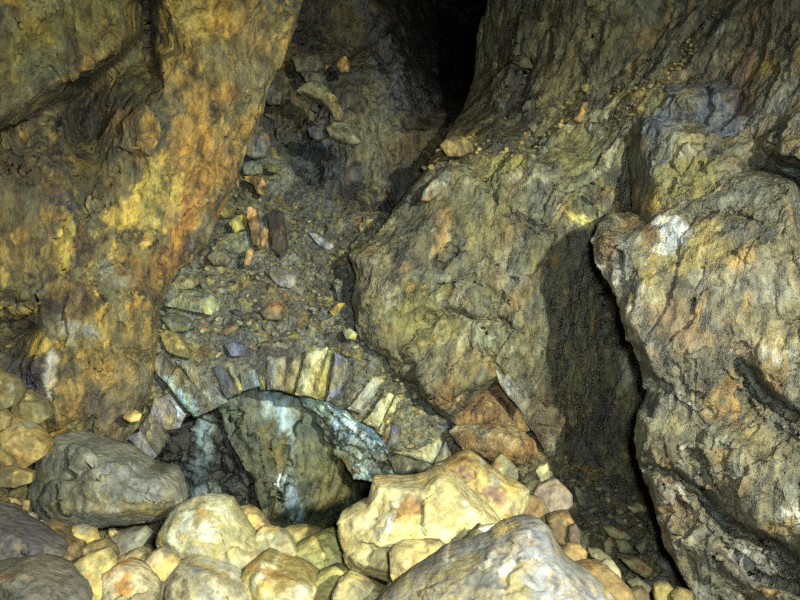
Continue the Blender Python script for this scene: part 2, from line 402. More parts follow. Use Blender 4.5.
wall_right = relief('wall_right',
 [(350,256,3.06),(357,275,3.05),(352,300,3.04),(358,335,3.02),(369,349,3.0),(386,356,3.0),(392,368,3.0),(402,378,3.0),(416,383,3.0),(424,398,3.0),(436,410,3.0),(452,421,3.0),(466,410,3.02),(482,394,3.04),(498,384,3.02),(508,396,2.98),(522,415,2.98),(540,440,3.0),(556,470,3.05),(580,520,3.1),(640,600,3.1),(760,680,2.9),
  (960,680,3.0),(960,-160,2.9),(520,-160,3.7),(495,-20,3.9),(478,30,4.1),(474,75,4.1),(462,110,3.9),(444,140,3.5),(422,172,3.3),(402,200,3.2),(376,234,3.1)],
 [(362,300,2.93),(375,330,2.88),(390,348,2.9),(372,262,2.92),(385,300,2.82),(410,350,2.82),(440,395,2.86),(452,410,2.9),(410,240,2.9),(440,200,2.95),(430,225,2.9),(500,200,2.85),(450,280,2.78),(480,320,2.8),(460,318,2.87),(500,318,2.86),(430,315,2.88),(520,250,2.76),(560,190,2.66),(540,170,2.8),(600,170,2.66),
  (500,360,2.8),(496,376,2.86),(515,345,2.78),(528,395,2.9),(520,300,2.8),(536,240,2.84),(545,225,2.7),(560,240,2.82),(600,280,3.1),(620,340,3.2),(620,400,3.25),(560,320,3.0),(560,400,3.05),(580,470,3.15),(640,540,3.15),(700,600,3.1),(530,350,2.84),
  (470,160,3.1),(455,170,2.98),(500,140,3.1),(500,110,3.5),(480,100,3.8),(520,60,3.6),(510,0,3.7),(545,90,3.3),(530,130,3.15),(560,60,3.3),(545,20,3.4),(600,20,3.0),(600,-60,3.0),(580,100,3.05),(560,120,3.05),(620,-100,2.9),(612,90,2.9),(640,60,2.85),(700,0,2.75),(660,20,2.85)],
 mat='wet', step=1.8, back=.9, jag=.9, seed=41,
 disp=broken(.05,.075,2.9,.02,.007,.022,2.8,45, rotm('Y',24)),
 base=(98,95,72), mix=[((58,54,42),11,.1,.14),((128,116,70),3,.0,.25),((84,80,60),4,.04,.2),((124,92,50),6,.2,.16),((146,136,104),7,.17,.18)],
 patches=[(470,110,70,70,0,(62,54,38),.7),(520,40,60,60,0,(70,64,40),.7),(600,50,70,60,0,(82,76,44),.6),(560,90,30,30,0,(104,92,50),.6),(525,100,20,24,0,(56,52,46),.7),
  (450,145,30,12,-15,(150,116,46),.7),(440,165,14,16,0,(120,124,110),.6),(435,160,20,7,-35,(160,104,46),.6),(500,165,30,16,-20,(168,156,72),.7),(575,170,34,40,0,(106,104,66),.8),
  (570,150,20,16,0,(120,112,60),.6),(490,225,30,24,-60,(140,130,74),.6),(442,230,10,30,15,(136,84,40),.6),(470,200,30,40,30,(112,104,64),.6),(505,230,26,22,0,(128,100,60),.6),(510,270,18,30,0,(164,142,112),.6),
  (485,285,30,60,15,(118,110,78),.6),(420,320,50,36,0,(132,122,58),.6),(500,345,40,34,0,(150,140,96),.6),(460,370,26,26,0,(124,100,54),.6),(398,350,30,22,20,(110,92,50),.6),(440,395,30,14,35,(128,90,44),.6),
  (515,395,16,26,-30,(134,126,112),.8),(583,221,9,6,0,(214,200,96),.95),(565,215,16,14,0,(150,140,96),.5),(560,350,60,90,0,(84,76,48),.6),(600,440,50,60,0,(64,56,40),.7),(530,250,20,20,0,(104,98,60),.5),(545,420,30,30,0,(92,66,38),.7),(380,270,20,26,0,(134,126,98),.5)],  # large dark patches repeat the buttress's cast shadow in the colour
 cracks=[([(425,318),(455,312),(475,320),(500,318),(515,330)],4,.06),([(500,135),(530,115),(560,100)],4,.04),([(535,145),(560,110),(580,95)],5,.09),([(520,95),(530,60)],5,.10),([(505,120),(512,90)],4,.08),([(440,120),(455,100)],4,.06),([(590,60),(600,20)],4,.05),([(590,245),(600,300),(622,335)],2,.03),([(410,345),(432,368),(440,390)],3,.02),([(470,350),(450,372)],3,.025),([(480,210),(462,240),(440,262)],3,.03)])

wall_buttress = relief('wall_right',
 [(632,206,2.68),(629,180,2.72),(626,160,2.75),(606,150,2.8),(572,118,2.98),(590,96,2.95),(612,78,2.9),(640,55,2.85),(664,40,2.85),(700,8,2.78),(740,-30,2.7),(800,-160,2.6),(980,-160,2.2),
  (980,700,1.3),(740,700,1.9),(704,640,1.95),(697,606,1.98),(690,590,2.0),(676,566,2.05),(664,545,2.1),(657,518,2.12),(650,492,2.14),(640,466,2.16),(633,440,2.2),(636,412,2.2),(646,392,2.22),(641,366,2.2),(627,338,2.2),(619,314,2.2),(616,296,2.22),(604,278,2.25),(594,262,2.28),(592,240,2.3),(600,222,2.34),(612,212,2.38),(624,214,2.45)],
 [(606,240,2.2),(625,250,2.15),(650,225,2.2),(640,200,2.5),(660,185,2.35),(645,160,2.48),(640,110,2.6),(606,120,2.85),(600,135,2.82),(680,60,2.75),(690,100,2.44),(700,120,2.46),(670,90,2.54),(720,180,2.2),(690,150,2.32),(740,90,2.45),(760,50,2.45),(720,20,2.6),(790,0,2.3),(755,140,2.3),(770,165,2.28),(800,172,2.25),(780,150,2.05),(800,150,2.0),(790,185,2.0),(800,100,2.15),
  (640,280,2.06),(630,320,2.08),(650,360,2.05),(660,385,2.08),(648,420,2.08),(700,300,1.98),(700,250,2.02),(760,250,1.9),(800,260,1.85),(740,340,1.9),(700,350,1.96),(735,362,1.93),(750,375,1.92),(775,400,1.88),(755,390,1.98),(790,400,1.8),(690,420,2.0),(660,440,2.04),(720,440,1.88),(760,460,1.8),(800,440,1.75),
  (660,490,2.02),(690,470,1.98),(712,500,1.97),(730,480,1.86),(680,540,1.98),(720,560,1.86),(700,580,1.93),(740,545,1.93),(765,520,1.78),(800,530,1.7),(790,560,1.8),(760,590,1.8),(800,600,1.68),(720,610,1.96),(760,640,1.9),(650,460,2.07),(900,300,1.6)],
 mat='wet', step=1.8, back=.55, jag=1.1, seed=51, parent=None,
 disp=broken(.03,.05,3.6,.018,.006,.018,2.2,55, rotm('Y',15)),
 base=(99,91,68), mix=[((66,62,50),13,.08,.12),((117,109,83),3.2,.0,.22),((83,75,56),4.2,.05,.2),((125,93,47),6,.14,.18),((140,132,119),9,.2,.14),((120,88,56),8,.26,.12)],
 patches=[(660,120,30,36,0,(88,94,108),.9),(722,112,30,32,0,(84,90,104),.9),(770,30,50,40,0,(71,67,49),.7),(760,18,16,30,20,(103,69,26),.85),(770,68,22,14,0,(131,109,32),.85),(745,80,14,40,10,(101,59,36),.7),(680,30,50,30,0,(65,62,39),.7),
  (630,92,24,10,-30,(126,101,47),.8),(650,100,12,16,0,(128,119,59),.7),(725,60,14,14,0,(122,113,89),.6),(690,145,22,10,-15,(137,128,95),.7),(765,120,26,16,-30,(110,111,109),.8),(790,130,24,26,0,(101,98,67),.7),
  (690,180,44,26,0,(119,109,56),.85),(655,198,14,18,0,(149,117,35),.9),(645,170,12,20,0,(65,63,59),.7),(690,245,60,24,10,(143,116,49),.7),(672,228,18,13,0,(168,165,159),.95),(658,242,12,7,0,(166,164,153),.9),(650,232,12,10,-60,(95,62,29),.9),
  (620,265,10,22,20,(153,141,125),.8),(605,250,12,20,20,(111,73,34),.8),(640,262,20,22,0,(131,111,56),.7),(745,262,20,16,-40,(146,104,51),.8),(720,280,30,16,0,(131,125,104),.6),(770,280,34,30,0,(111,107,93),.7),
  (760,200,50,22,0,(98,95,79),.7),(740,212,30,8,0,(89,77,39),.7),(670,320,26,24,0,(125,92,62),.6),(695,315,8,10,0,(142,100,64),.8),(668,318,8,7,0,(142,100,64),.7),(725,345,60,14,10,(117,87,62),.5),(760,330,30,14,30,(141,125,85),.6),
  (733,395,4,30,0,(137,91,44),.7),(670,400,34,20,0,(87,83,68),.6),(650,410,14,14,0,(56,57,61),.7),(665,425,22,18,0,(126,120,89),.5),(720,440,14,22,35,(128,122,97),.7),(760,430,40,34,0,(98,92,68),.6),(755,470,26,14,20,(131,111,77),.6),(735,490,14,8,0,(126,89,51),.5),
  (700,470,30,20,0,(71,67,45),.6),(670,510,20,16,30,(119,87,61),.6),(720,530,40,18,40,(101,99,92),.6),(750,575,40,20,0,(89,79,68),.6),(650,470,8,14,0,(131,128,89),.6)],
 cracks=[([(738,363),(752,378),(765,398),(788,414),(806,424)],4.5,.13),([(772,158),(786,174),(806,176)],5,.08),([(778,140),(770,158)],3,.05),([(706,82),(710,108),(705,122)],3,.05),([(742,98),(736,112),(720,124)],3,.06),([(720,15),(705,32)],4,.08),([(668,52),(650,66),(630,88),(606,104)],3,.16),([(650,466),(680,478),(706,500),(720,520),(745,534),(775,545),(800,570)],5,.14),([(640,375),(655,385),(668,388)],5,.04),([(690,452),(702,462),(706,480)],4,.05),([(632,50),(645,35)],3,.05),([(630,85),(632,62)],3,.05),([(683,392),(706,404),(712,415)],3,.03),([(700,212),(735,214),(760,222)],3,.03),([(720,545),(760,578),(800,590)],5,.05)])

floor = relief('floor',
 [(-200,370,2.4),(-20,376,2.7),(24,385,2.75),(40,430,2.7),(60,510,2.7),(150,520,2.7),(185,545,2.75),(330,556,2.8),(372,552,2.9),(440,500,2.95),(450,432,3.12),(470,416,3.2),(560,440,3.25),(640,470,3.3),(760,520,3.3),(960,560,2.8),(960,800,1.9),(-200,800,1.35)],
 [(0,400,2.55),(20,470,2.5),(30,520,2.35),(0,520,2.2),(-20,600,1.95),(100,600,2.1),(100,560,2.35),(200,600,2.2),(300,600,2.2),(400,600,2.2),(500,600,2.25),(500,520,2.7),(520,480,2.95),(560,500,2.85),(570,560,2.6),(560,600,2.4),(620,500,3.0),(640,550,2.8),(620,600,2.5),(700,600,2.5),(680,560,2.75),(500,460,3.05)],
 mat='gravel', step=2.4, back=.4, jag=1, seed=61, disp=pebbly(.03,8,.045,22,.018,.004,62),
 base=(112,100,66), mix=[((150,122,66),4,.0,.2),((84,80,66),5,.04,.16),((150,100,44),7,.16,.15)],
 patches=[(620,530,80,70,0,(78,76,54),.8),(15,490,40,30,0,(110,92,44),.8),(520,480,30,20,0,(118,112,84),.7),(60,560,80,40,0,(160,130,80),.7)])  # dark gully patch paints its shade into the floor colour
for s, k in ((wall_left,1),(wall_back,1),(wall_right,1),(wall_buttress,1),(floor,1)): tag(s.o, kind='structure')
wall_buttress.o.name = 'wall_front_right'

# the drift behind the arch
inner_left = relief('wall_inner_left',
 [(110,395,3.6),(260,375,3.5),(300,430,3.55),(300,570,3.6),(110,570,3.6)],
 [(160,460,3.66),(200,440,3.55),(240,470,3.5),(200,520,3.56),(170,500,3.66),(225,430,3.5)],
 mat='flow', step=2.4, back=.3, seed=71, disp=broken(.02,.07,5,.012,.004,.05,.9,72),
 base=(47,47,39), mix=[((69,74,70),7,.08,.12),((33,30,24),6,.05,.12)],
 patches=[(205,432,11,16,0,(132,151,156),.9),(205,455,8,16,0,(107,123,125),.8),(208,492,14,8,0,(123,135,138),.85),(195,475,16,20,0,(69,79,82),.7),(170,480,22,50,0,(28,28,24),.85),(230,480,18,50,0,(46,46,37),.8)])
inner_slab = relief('wall_inner_right',
 [(212,378,3.4),(330,380,3.35),(430,440,3.5),(430,580,4.2),(300,590,3.6),(262,540,3.4),(261,515,3.36),(257,500,3.34),(252,478,3.34),(240,462,3.36),(228,440,3.38),(222,424,3.4)],
 [(260,440,3.3),(275,500,3.27),(300,450,3.32),(300,520,3.36),(330,500,3.4),(340,450,3.36),(350,505,3.55),(372,500,4.0),(375,525,4.1),(355,530,3.9),(280,400,3.34),(240,430,3.33)],
 mat='flow', step=2.2, back=.3, jag=1, seed=75, disp=broken(.03,.06,3.2,.015,.004,.012,3.4,76),
 base=(84,88,65), mix=[((99,104,80),4,.0,.2),((73,73,49),5,.05,.16),((107,94,49),7,.16,.14)],
 patches=[(270,400,12,20,-10,(163,184,184),.85),(284,415,8,30,-10,(169,189,189),.85),(310,400,30,12,10,(123,140,135),.7),(278,478,8,7,-50,(198,214,214),.95),(286,492,7,14,0,(144,159,163),.9),(296,505,8,26,-10,(111,131,135),.8),(275,510,12,26,10,(99,88,49),.7),
  (294,430,6,40,0,(135,152,144),.6),(320,470,30,40,0,(107,105,65),.7),(335,490,20,26,0,(117,104,59),.6),(250,440,12,40,-10,(80,82,65),.7),(245,405,20,14,0,(92,99,88),.6),(322,525,20,14,0,(105,111,77),.6)],
 cracks=[([(238,400),(236,440),(248,462),(252,480)],2.5,.025),([(262,440),(270,470),(264,500)],2.5,.015),([(277,480),(284,500),(296,520),(302,535)],2.5,.012),([(300,430),(300,470),(286,482)],2.5,.012)])
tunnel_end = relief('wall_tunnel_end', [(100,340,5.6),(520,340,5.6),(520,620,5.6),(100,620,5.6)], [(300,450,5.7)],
 mat='dark', step=6, back=.2, seed=79, disp=broken(seed=80), base=(40,38,32))  # dark base colour stands in for the darkness deep in the drift
for s in (inner_left, inner_slab, tunnel_end): tag(s.o, kind='structure')

# ================================================================ RUBBLE SLOPE ABOVE THE ARCH
scree = relief('scree_slope',
 [(225,140,3.85),(262,132,3.9),(300,180,3.85),(345,210,3.75),(392,214,3.6),(392,330,3.2),(410,372,3.15),(460,416,3.15),(470,440,3.12),(450,462,3.08),(432,468,3.06),(402,463,3.06),(392,450,3.06),(378,434,3.06),(360,421,3.06),(344,409,3.06),(326,399,3.06),(300,391,3.06),(284,387,3.06),(262,384,3.05),(242,389,3.03),(217,403,3.02),(194,412,3.0),(172,428,2.98),(156,448,2.96),(140,470,2.95),(120,480,2.95),(130,400,3.0),(140,300,3.1),(170,240,3.4)],
 [(240,200,3.62),(300,220,3.66),(345,235,3.6),(280,260,3.48),(200,270,3.25),(185,300,3.1),(320,290,3.35),(370,300,3.25),(260,310,3.2),(210,330,3.08),(170,340,3.0),(300,340,3.1),(350,340,3.15),(380,360,3.14),(260,360,3.04),(210,370,3.0),(180,380,2.97),(300,372,3.04),(360,372,3.06),(350,395,3.05),(400,400,3.08),(430,430,3.05),(415,450,3.0),(170,410,2.96)],
 mat='gravel', step=2.1, back=.28, jag=.8, seed=81, disp=pebbly(.03,7,.035,20,.022,.005,82),
 base=(118,116,102), mix=[((140,138,122),5,.02,.16),((88,86,76),6,.04,.14),((164,148,84),10,.16,.1),((140,100,52),11,.24,.08)],
 patches=[(250,190,30,30,0,(108,104,66),.7),(230,250,36,20,0,(100,98,76),.6),(320,240,30,50,0,(92,90,78),.7),(270,300,30,14,0,(136,110,80),.5),(240,345,24,16,0,(92,90,94),.6),(380,400,40,30,0,(140,136,104),.6),(410,430,30,20,0,(146,142,100),.6),(318,190,26,20,0,(90,96,104),.7),(385,385,12,30,-30,(84,82,60),.7)])
tag(scree.o, 'sloping bank of grey and ochre gravel and packed rubble above the stone arch', 'rubble bank', kind='stuff')

# ================================================================ THE DRY STONE ARCH
def empty(name, loc, label, cat, group=None):
    o = bpy.data.objects.new(name, None); COL.objects.link(o); o.location = loc; o.empty_display_size = .1
    tag(o, label, cat, group); return o
bpy.context.view_layer.update()
arch = empty('stone_arch', at(290, 440, 3.1).tolist(), 'dry stone arch of upright slabs over the dark drift opening', 'stone arch')
def voussoir(q, d, base, label=None, mix=((120,110,80),6,.05,.15), tilt=0, seed=0, mat='wall', bulge=.022, patches=(), back=.32):
    c = np.array(q, float).mean(0)
    ol = [(x, y, d+tilt*(x-c[0])/20) for x, y in q]
    inn = [(c[0]+(x-c[0])*.72, c[1]+(y-c[1])*.84, d-bulge+tilt*(x-c[0])/20) for x, y in q]
    s = relief('arch_stone', ol, inn, mat=mat, step=1.8, jag=.7, soft=1, back=back, seed=300+seed, parent=arch,
               disp=broken(.01,.022,6,.008,.004,.006,3,seed), base=base, mix=[mix], patches=patches)
    if label: s.o['label'] = label
    return s
V_ = [
 ([(127,437),(140,430),(157,455),(147,469)],2.8,(127,121,127),'lowest purple grey springing stone'),
 ([(138,428),(150,414),(170,436),(156,457)],2.8,(101,97,87),None),
 ([(153,398),(168,393),(187,414),(179,428),(164,431),(149,413)],2.8,(135,128,138),'glinting stone with a white patch at the left foot'),
 ([(150,366),(162,349),(216,408),(194,418)],2.86,(118,108,90),'long slanting slab with a pale blue lower edge'),
 ([(176,362),(191,360),(228,401),(214,410)],2.9,(134,133,127),None),
 ([(212,367),(223,365),(240,393),(226,399)],2.95,(97,94,92),'dark slate grey stone'),
 ([(224,361),(233,364),(243,390),(239,395)],2.99,(165,154,99),'thin yellow shard'),
 ([(240,374),(255,366),(261,387),(242,392)],2.97,(129,135,133),None),
 ([(256,357),(265,356),(266,390),(260,390)],3.04,(132,129,76),None),
 ([(266,356),(286,357),(284,391),(267,390)],2.99,(139,135,128),None),
 ([(288,360),(306,352),(295,395),(284,391)],3.03,(128,124,75),None),
 ([(306,350),(328,347),(313,398),(295,395)],2.96,(188,182,138),'broad pale yellow slab near the crown'),
 ([(328,350),(335,352),(326,401),(312,398)],3.02,(152,144,82),None),
 ([(335,352),(348,361),(341,394),(327,402)],2.95,(115,115,141),'glittering purple blue slab'),
 ([(372,376),(385,380),(361,415),(347,409)],2.99,(163,157,131),None),
 ([(386,390),(395,395),(378,430),(363,422)],2.98,(190,184,137),'pale slab with dark flecks'),
 ([(396,395),(402,399),(383,437),(376,433)],2.96,(193,186,134),'narrow cream slab'),
 ([(392,425),(402,411),(399,444),(386,449)],3.01,(114,107,111),None),
 ([(396,453),(420,448),(440,438),(448,455),(434,464)],2.98,(169,163,123),None),
 ([(388,458),(400,453),(424,454),(438,467),(420,474),(396,474)],3.0,(89,87,67),'dark green domed stone at the right foot'),
 ([(433,466),(445,441),(453,459),(444,468)],2.95,(109,112,119),'small blue grey wedge at the right foot'),
]
for i, (q, d, b, lb) in enumerate(V_):
    pt = ()
    if i == 3: pt = [(178,392,8,34,-46,(176,204,204),.9),(178,366,12,8,0,(92,84,66),.8)]
    if i == 4: pt = [(195,385,4,26,-40,(160,184,176),.7)]
    if i == 2: pt = [(177,412,9,10,0,(210,220,232),.9)]  # near-white patch on the left foot stone
    if i in (11,15): pt = [(310,372,10,16,0,(150,144,110),.5),(375,405,8,8,0,(120,112,80),.5)]
    mx = ((92,84,56),9,.1,.14) if i in (11,15,14,16) else ((150,140,108),8,.08,.16)
    voussoir(q, d+(.0 if i > 2 else 0), b, lb, mx, tilt=(-.02 if i < 10 else .02), seed=i*3+1, patches=pt, mat='wet' if i in (2,13) else 'wall')
vault = relief('vault_lining',
 [(290,384,3.09),(326,396,3.09),(346,405,3.09),(378,430,3.09),(440,464,3.09),(428,476,3.12),(400,482,3.16),(377,489,3.18),(371,482,3.2),(354,480,3.22),(348,470,3.22),(344,462,3.24),(334,455,3.24),(332,446,3.24),(324,440,3.24),(322,430,3.24),(315,423,3.24),(316,414,3.24),(306,408,3.24),(300,398,3.2),(294,392,3.15)],
 [(330,415,3.17),(350,440,3.17),(370,460,3.16),(395,470,3.13),(345,420,3.13),(365,440,3.12)],
 mat='flow', step=1.7, back=.25, jag=.8, soft=1, seed=91, parent=arch,
 disp=lambda V, P: broken(.0,.03,5,.008,.004,.04,1,92)(np.stack([(P[:,0]*.78+P[:,1]*.62)*.010, (P[:,1]*.78-P[:,0]*.62)*.034, V[:,1]*.3], 1), P),
 base=(120,135,130), mix=[((60,60,48),11,.1,.14),((169,195,197),8,.02,.12),((70,73,57),9,.08,.1),((129,103,64),10,.2,.1)],
 patches=[(330,405,40,14,35,(190,216,219),.8),(365,430,26,8,35,(193,216,219),.7),(340,460,16,14,0,(103,96,61),.7),(365,472,22,12,10,(74,74,61),.7),(400,472,26,10,10,(94,98,81),.7),(343,463,4,3,0,(160,111,64),.8),(363,472,4,8,0,(180,199,184),.8),(385,462,24,10,10,(111,107,90),.7)])
vault.o['label'] = 'blue white crusted masonry of the vault underside'
# ================================================================ BLOCKS AND STONES
YEL = (206,180,110); OCH = (176,128,58); RUST = (150,92,44); GREY = (132,130,118); PUR = (104,92,96); OLI = (128,124,80); PALE = (214,204,170); BRN = (112,84,52)
def rock(label, pts, d, base=YEL, mix=None, inner=None, k=.0012, bulge=.21, thick=.8, group=None, cat='boulder', name='boulder',
         mat='dry', patches=(), cracks=(), seed=0, step=2.2, rough=1.0, kg=0.0, edge=.0):
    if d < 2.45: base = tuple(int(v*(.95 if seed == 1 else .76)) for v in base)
    P = np.array(pts, float); c = P.mean(0); ext = P.max(0)-P.min(0)
    size = math.sqrt(max(ext[0]*ext[1], 1))*d/F
    rs = random.Random(seed*13+5)
    dd = lambda x, y: d + (c[1]-y)*k + (x-c[0])*kg
    ol = [(x, y, dd(x, y)) for x, y in pts]
    tops = []; t1 = rs.uniform(0, 6)
    for j in range(7):
        a = t1+j*2*math.pi/7+rs.uniform(-.3, .3)
        if inner is None: tops.append((math.cos(a), math.sin(a), rs.uniform(.62, .95), rs.uniform(.25, .95)))
        else: tops.append((math.cos(a), math.sin(a), rs.uniform(1.0, 1.15), rs.uniform(.2, .55)))
    H = size*bulge*1.25 if inner is None else max(b for _, _, b in inner)*(1.0 if seed == 1 else .62)
    if inner is None:
        bulge *= 1.5
        inn = []
        n = len(pts)
        a0 = rs.uniform(0, 6)
        for j in range(6):
            a = a0 + j*2*math.pi/6+rs.uniform(-.35, .35); r = rs.uniform(.6, .86)
            x = c[0]+math.cos(a)*ext[0]/2*r; y = c[1]+math.sin(a)*ext[1]/2*r
            if inside(np.array([[x, y]]), pts)[0]: inn.append((x, y, dd(x, y)-size*bulge*rs.uniform(.55, 1.1)))
        inn.append((c[0]+ext[0]*rs.uniform(-.12,.12), c[1]-ext[1]*rs.uniform(.0,.15), dd(*c)-size*bulge*1.15))
    else: inn = [(x, y, dd(x, y)-b*(.95 if seed == 1 else .62)) for x, y, b in inner]
    if mix is None: mix = [(tuple(int(v*.8) for v in base), 6, .0, .2), (tuple(min(255, int(v*1.15)) for v in base), 9, .1, .15), (RUST, 9, .24, .12), (tuple(int(v*.62+22) for v in base), 5, .1, .12)]
    if mat == 'pale': mix = list(mix)+[((178,140,70),8,.16,.2),((146,138,116),10,.17,.2)]
    s = relief(name, ol, inn, cut=(tuple((P.max(0)+P.min(0))/2), tuple(ext), dd, H, tops), mat=mat, step=step, jag=.5, soft=0, back=size*thick, cap='round', seed=500+seed,
               disp=lambda V, Pp: broken(.02*size, (.11+.03*(size < .15))*size*rough, 1.5/size, .014*size*rough+.001, .003, .016*size, 1.05, seed)(V, Pp),
               base=base, mix=mix, patches=patches, cracks=cracks)
    tag(s.o, label, cat, group)
    return s
LG = 'blocks of rubble in the foreground'
# --- the big ones
rock('big grey block with a ridged top lying left of the drift opening', [(25,500),(30,478),(37,452),(42,446),(54,435),(70,433),(84,440),(95,439),(125,450),(147,467),(160,470),(173,473),(180,482),(184,500),(181,510),(172,516),(155,522),(130,526),(100,529),(78,532),(60,531),(46,526),(35,514)], 2.42, (136,132,112),
     mix=[((83,81,64),3,.0,.25),((108,107,98),5,.05,.2),((121,106,64),7,.14,.18)],
     inner=[(82,449,.14),(62,450,.12),(100,468,.20),(96,480,.24),(118,487,.24),(142,497,.23),(160,503,.16),(172,500,.10),(60,480,.14),(45,480,.08),(70,510,.16),(92,512,.20),(120,514,.19),(150,510,.15),(130,462,.13),(155,480,.10),(40,500,.06),(110,522,.10)],
     patches=[(60,480,30,40,0,(81,79,60),.7),(135,480,40,14,20,(114,112,107),.7),(130,508,40,10,0,(128,108,59),.6),(62,505,14,10,0,(108,99,57),.6),(155,512,20,6,0,(144,121,60),.7)], k=.001, thick=.5, seed=1, rough=.7)  # olive patch on the left face is painted shade
rock('large pale yellow boulder standing below the drift opening', [(155,545),(156,536),(163,525),(170,514),(180,504),(193,499),(207,497),(220,498),(228,501),(238,515),(250,532),(259,545),(267,557),(262,568),(250,578),(232,580),(212,576),(194,571),(177,566),(165,558)], 2.12, (226,212,158),
     mix=[((147,135,89),4,.0,.25),((172,165,135),5,.05,.2),((142,118,69),8,.18,.16)],
     inner=[(182,513,.08),(205,506,.09),(224,510,.09),(172,528,.10),(165,538,.11),(195,530,.17),(222,532,.18),(200,550,.19),(225,552,.19),(180,552,.15),(242,545,.12),(252,560,.12),(238,568,.13),(205,564,.12),(180,561,.07)],
     patches=[(180,526,6,9,0,(122,121,114),.6),(248,560,12,14,0,(149,118,81),.6),(205,530,14,12,0,(175,171,155),.6),(215,548,10,8,0,(147,133,79),.5),(175,557,20,5,20,(127,108,57),.6)], k=.001, thick=.55, seed=2, mat='pale', rough=.55)  # thin olive patch paints the shade along the lower lip
rock('pale block with a shaded left face at the bottom edge below the yellow boulder', [(150,606),(154,588),(168,572),(182,562),(196,560),(215,565),(232,572),(242,585),(250,602),(252,625),(235,635),(150,635)], 1.93, (204,188,146),
     mix=[((127,114,84),5,.0,.2),((161,153,130),6,.08,.18),((116,86,49),9,.2,.14)],
     inner=[(184,571,.10),(190,590,.12),(196,612,.12),(210,575,.12),(225,590,.13),(235,612,.12),(172,585,.05),(170,605,.05)], patches=[(168,590,12,26,20,(86,69,49),.8),(197,571,8,6,0,(108,108,102),.6),(205,595,4,14,-20,(108,96,86),.6)], seed=3, mat='pale', rough=.7)  # dark left face is shade put into the colour
rock('yellow slab streaked with orange leaning at the bottom edge', [(240,578),(246,568),(262,557),(280,567),(300,575),(316,586),(332,598),(338,620),(320,632),(256,632),(246,600)], 1.95, (220,196,124),
     mix=[((142,116,57),6,.0,.2),((171,161,127),6,.1,.18),((130,79,35),8,.2,.14)],
     inner=[(262,565,.05),(258,580,.09),(285,580,.09),(300,588,.10),(270,598,.10),(310,604,.09)], patches=[(268,572,20,7,25,(137,84,39),.7),(300,592,14,10,0,(173,165,137),.6)], seed=4, mat='pale', rough=.7)
rock('biggest pale yellow boulder with a stepped left side right of the opening', [(336,534),(337,524),(341,516),(352,509),(366,504),(370,492),(374,480),(385,479),(400,480),(415,479),(428,474),(442,469),(455,474),(463,482),(470,490),(482,500),(492,510),(502,522),(506,534),(500,545),(480,560),(450,578),(410,592),(392,590),(388,582),(372,577),(354,573),(345,562)], 2.0, (214,188,120),
     mix=[((137,116,66),4,.0,.2),((165,153,114),5,.05,.2),((130,90,47),8,.18,.15)],
     inner=[(380,487,.10),(400,488,.13),(442,476,.13),(430,490,.19),(458,490,.15),(474,512,.17),(478,530,.14),(492,522,.08),(455,525,.21),(425,520,.23),(400,515,.20),(385,525,.19),(368,512,.10),(350,520,.08),(355,540,.13),(375,545,.19),(400,545,.22),(430,545,.22),(365,565,.10),(390,570,.12),(450,555,.12)],
     patches=[(386,524,5,10,10,(180,179,165),.9),(370,520,20,10,-20,(167,149,116),.6),(358,545,14,20,0,(147,124,66),.6),(412,500,8,5,-40,(108,81,69),.6),(440,500,24,26,0,(150,133,89),.5),(405,488,20,8,0,(143,134,100),.5),(400,532,30,6,-15,(162,133,89),.6),(480,522,10,20,-40,(165,153,116),.6)],
     k=.001, thick=.5, seed=5, mat='pale', rough=.6)
rock('tan slab with a flat rim leaning on the biggest yellow boulder', [(389,552),(394,545),(402,541),(420,540),(440,540),(450,548),(447,562),(430,572),(410,582),(395,590),(390,575)], 1.74, (194,160,92), inner=[(396,552,.03),(410,549,.04),(436,548,.04),(412,565,.05),(430,560,.05)], thick=.3, seed=6, mat='pale', rough=.5, patches=[(395,560,6,14,0,(112,100,64),.6)])
rock('rust stained yellow boulder behind the biggest yellow boulder', [(424,474),(436,467),(450,460),(460,455),(470,452),(480,459),(488,465),(500,474),(511,483),(522,486),(529,492),(530,503),(524,515),(518,526),(505,536),(480,530),(450,500)], 2.22, (200,164,88),
     mix=[((124,84,39),5,.0,.2),((159,142,94),5,.07,.2),((106,69,63),8,.17,.15)],
     inner=[(445,468,.05),(465,460,.09),(482,475,.13),(500,490,.14),(515,496,.12),(495,510,.13),(512,515,.10),(470,480,.12),(490,522,.09)],
     patches=[(455,463,14,6,-20,(122,81,31),.7),(487,494,8,8,0,(94,64,69),.7),(508,504,14,12,0,(142,108,79),.6),(480,470,14,8,30,(154,130,64),.5)], thick=.6, seed=7, rough=.6, mat='pale')
rock('large smooth grey block with sandy crust in the bottom centre', [(372,614),(384,600),(397,588),(414,576),(430,566),(446,558),(462,554),(474,551),(485,546),(500,538),(512,529),(530,525),(543,524),(551,529),(557,540),(566,556),(580,568),(596,580),(610,592),(622,606),(628,630),(500,650),(372,640)], 1.62, (140,136,132),
     mix=[((86,81,72),4,.0,.2),((108,104,99),5,.05,.2),((115,98,61),9,.13,.15)],
     inner=[(515,532,.05),(540,531,.06),(549,545,.10),(560,570,.15),(580,595,.15),(530,555,.15),(500,570,.18),(470,580,.16),(440,585,.11),(410,600,.08),(520,600,.25),(450,610,.2),(560,610,.22),(490,548,.07),(600,608,.08)],
     patches=[(440,580,40,12,-30,(122,102,66),.7),(500,545,30,8,-30,(117,100,66),.6),(480,595,60,16,0,(112,96,67),.6),(540,560,14,30,-20,(104,102,104),.8),(556,586,4,10,-25,(67,61,67),.7),(527,565,16,8,0,(117,99,63),.5)], k=.0007, thick=.45, seed=8, rough=.4, mat='pale')
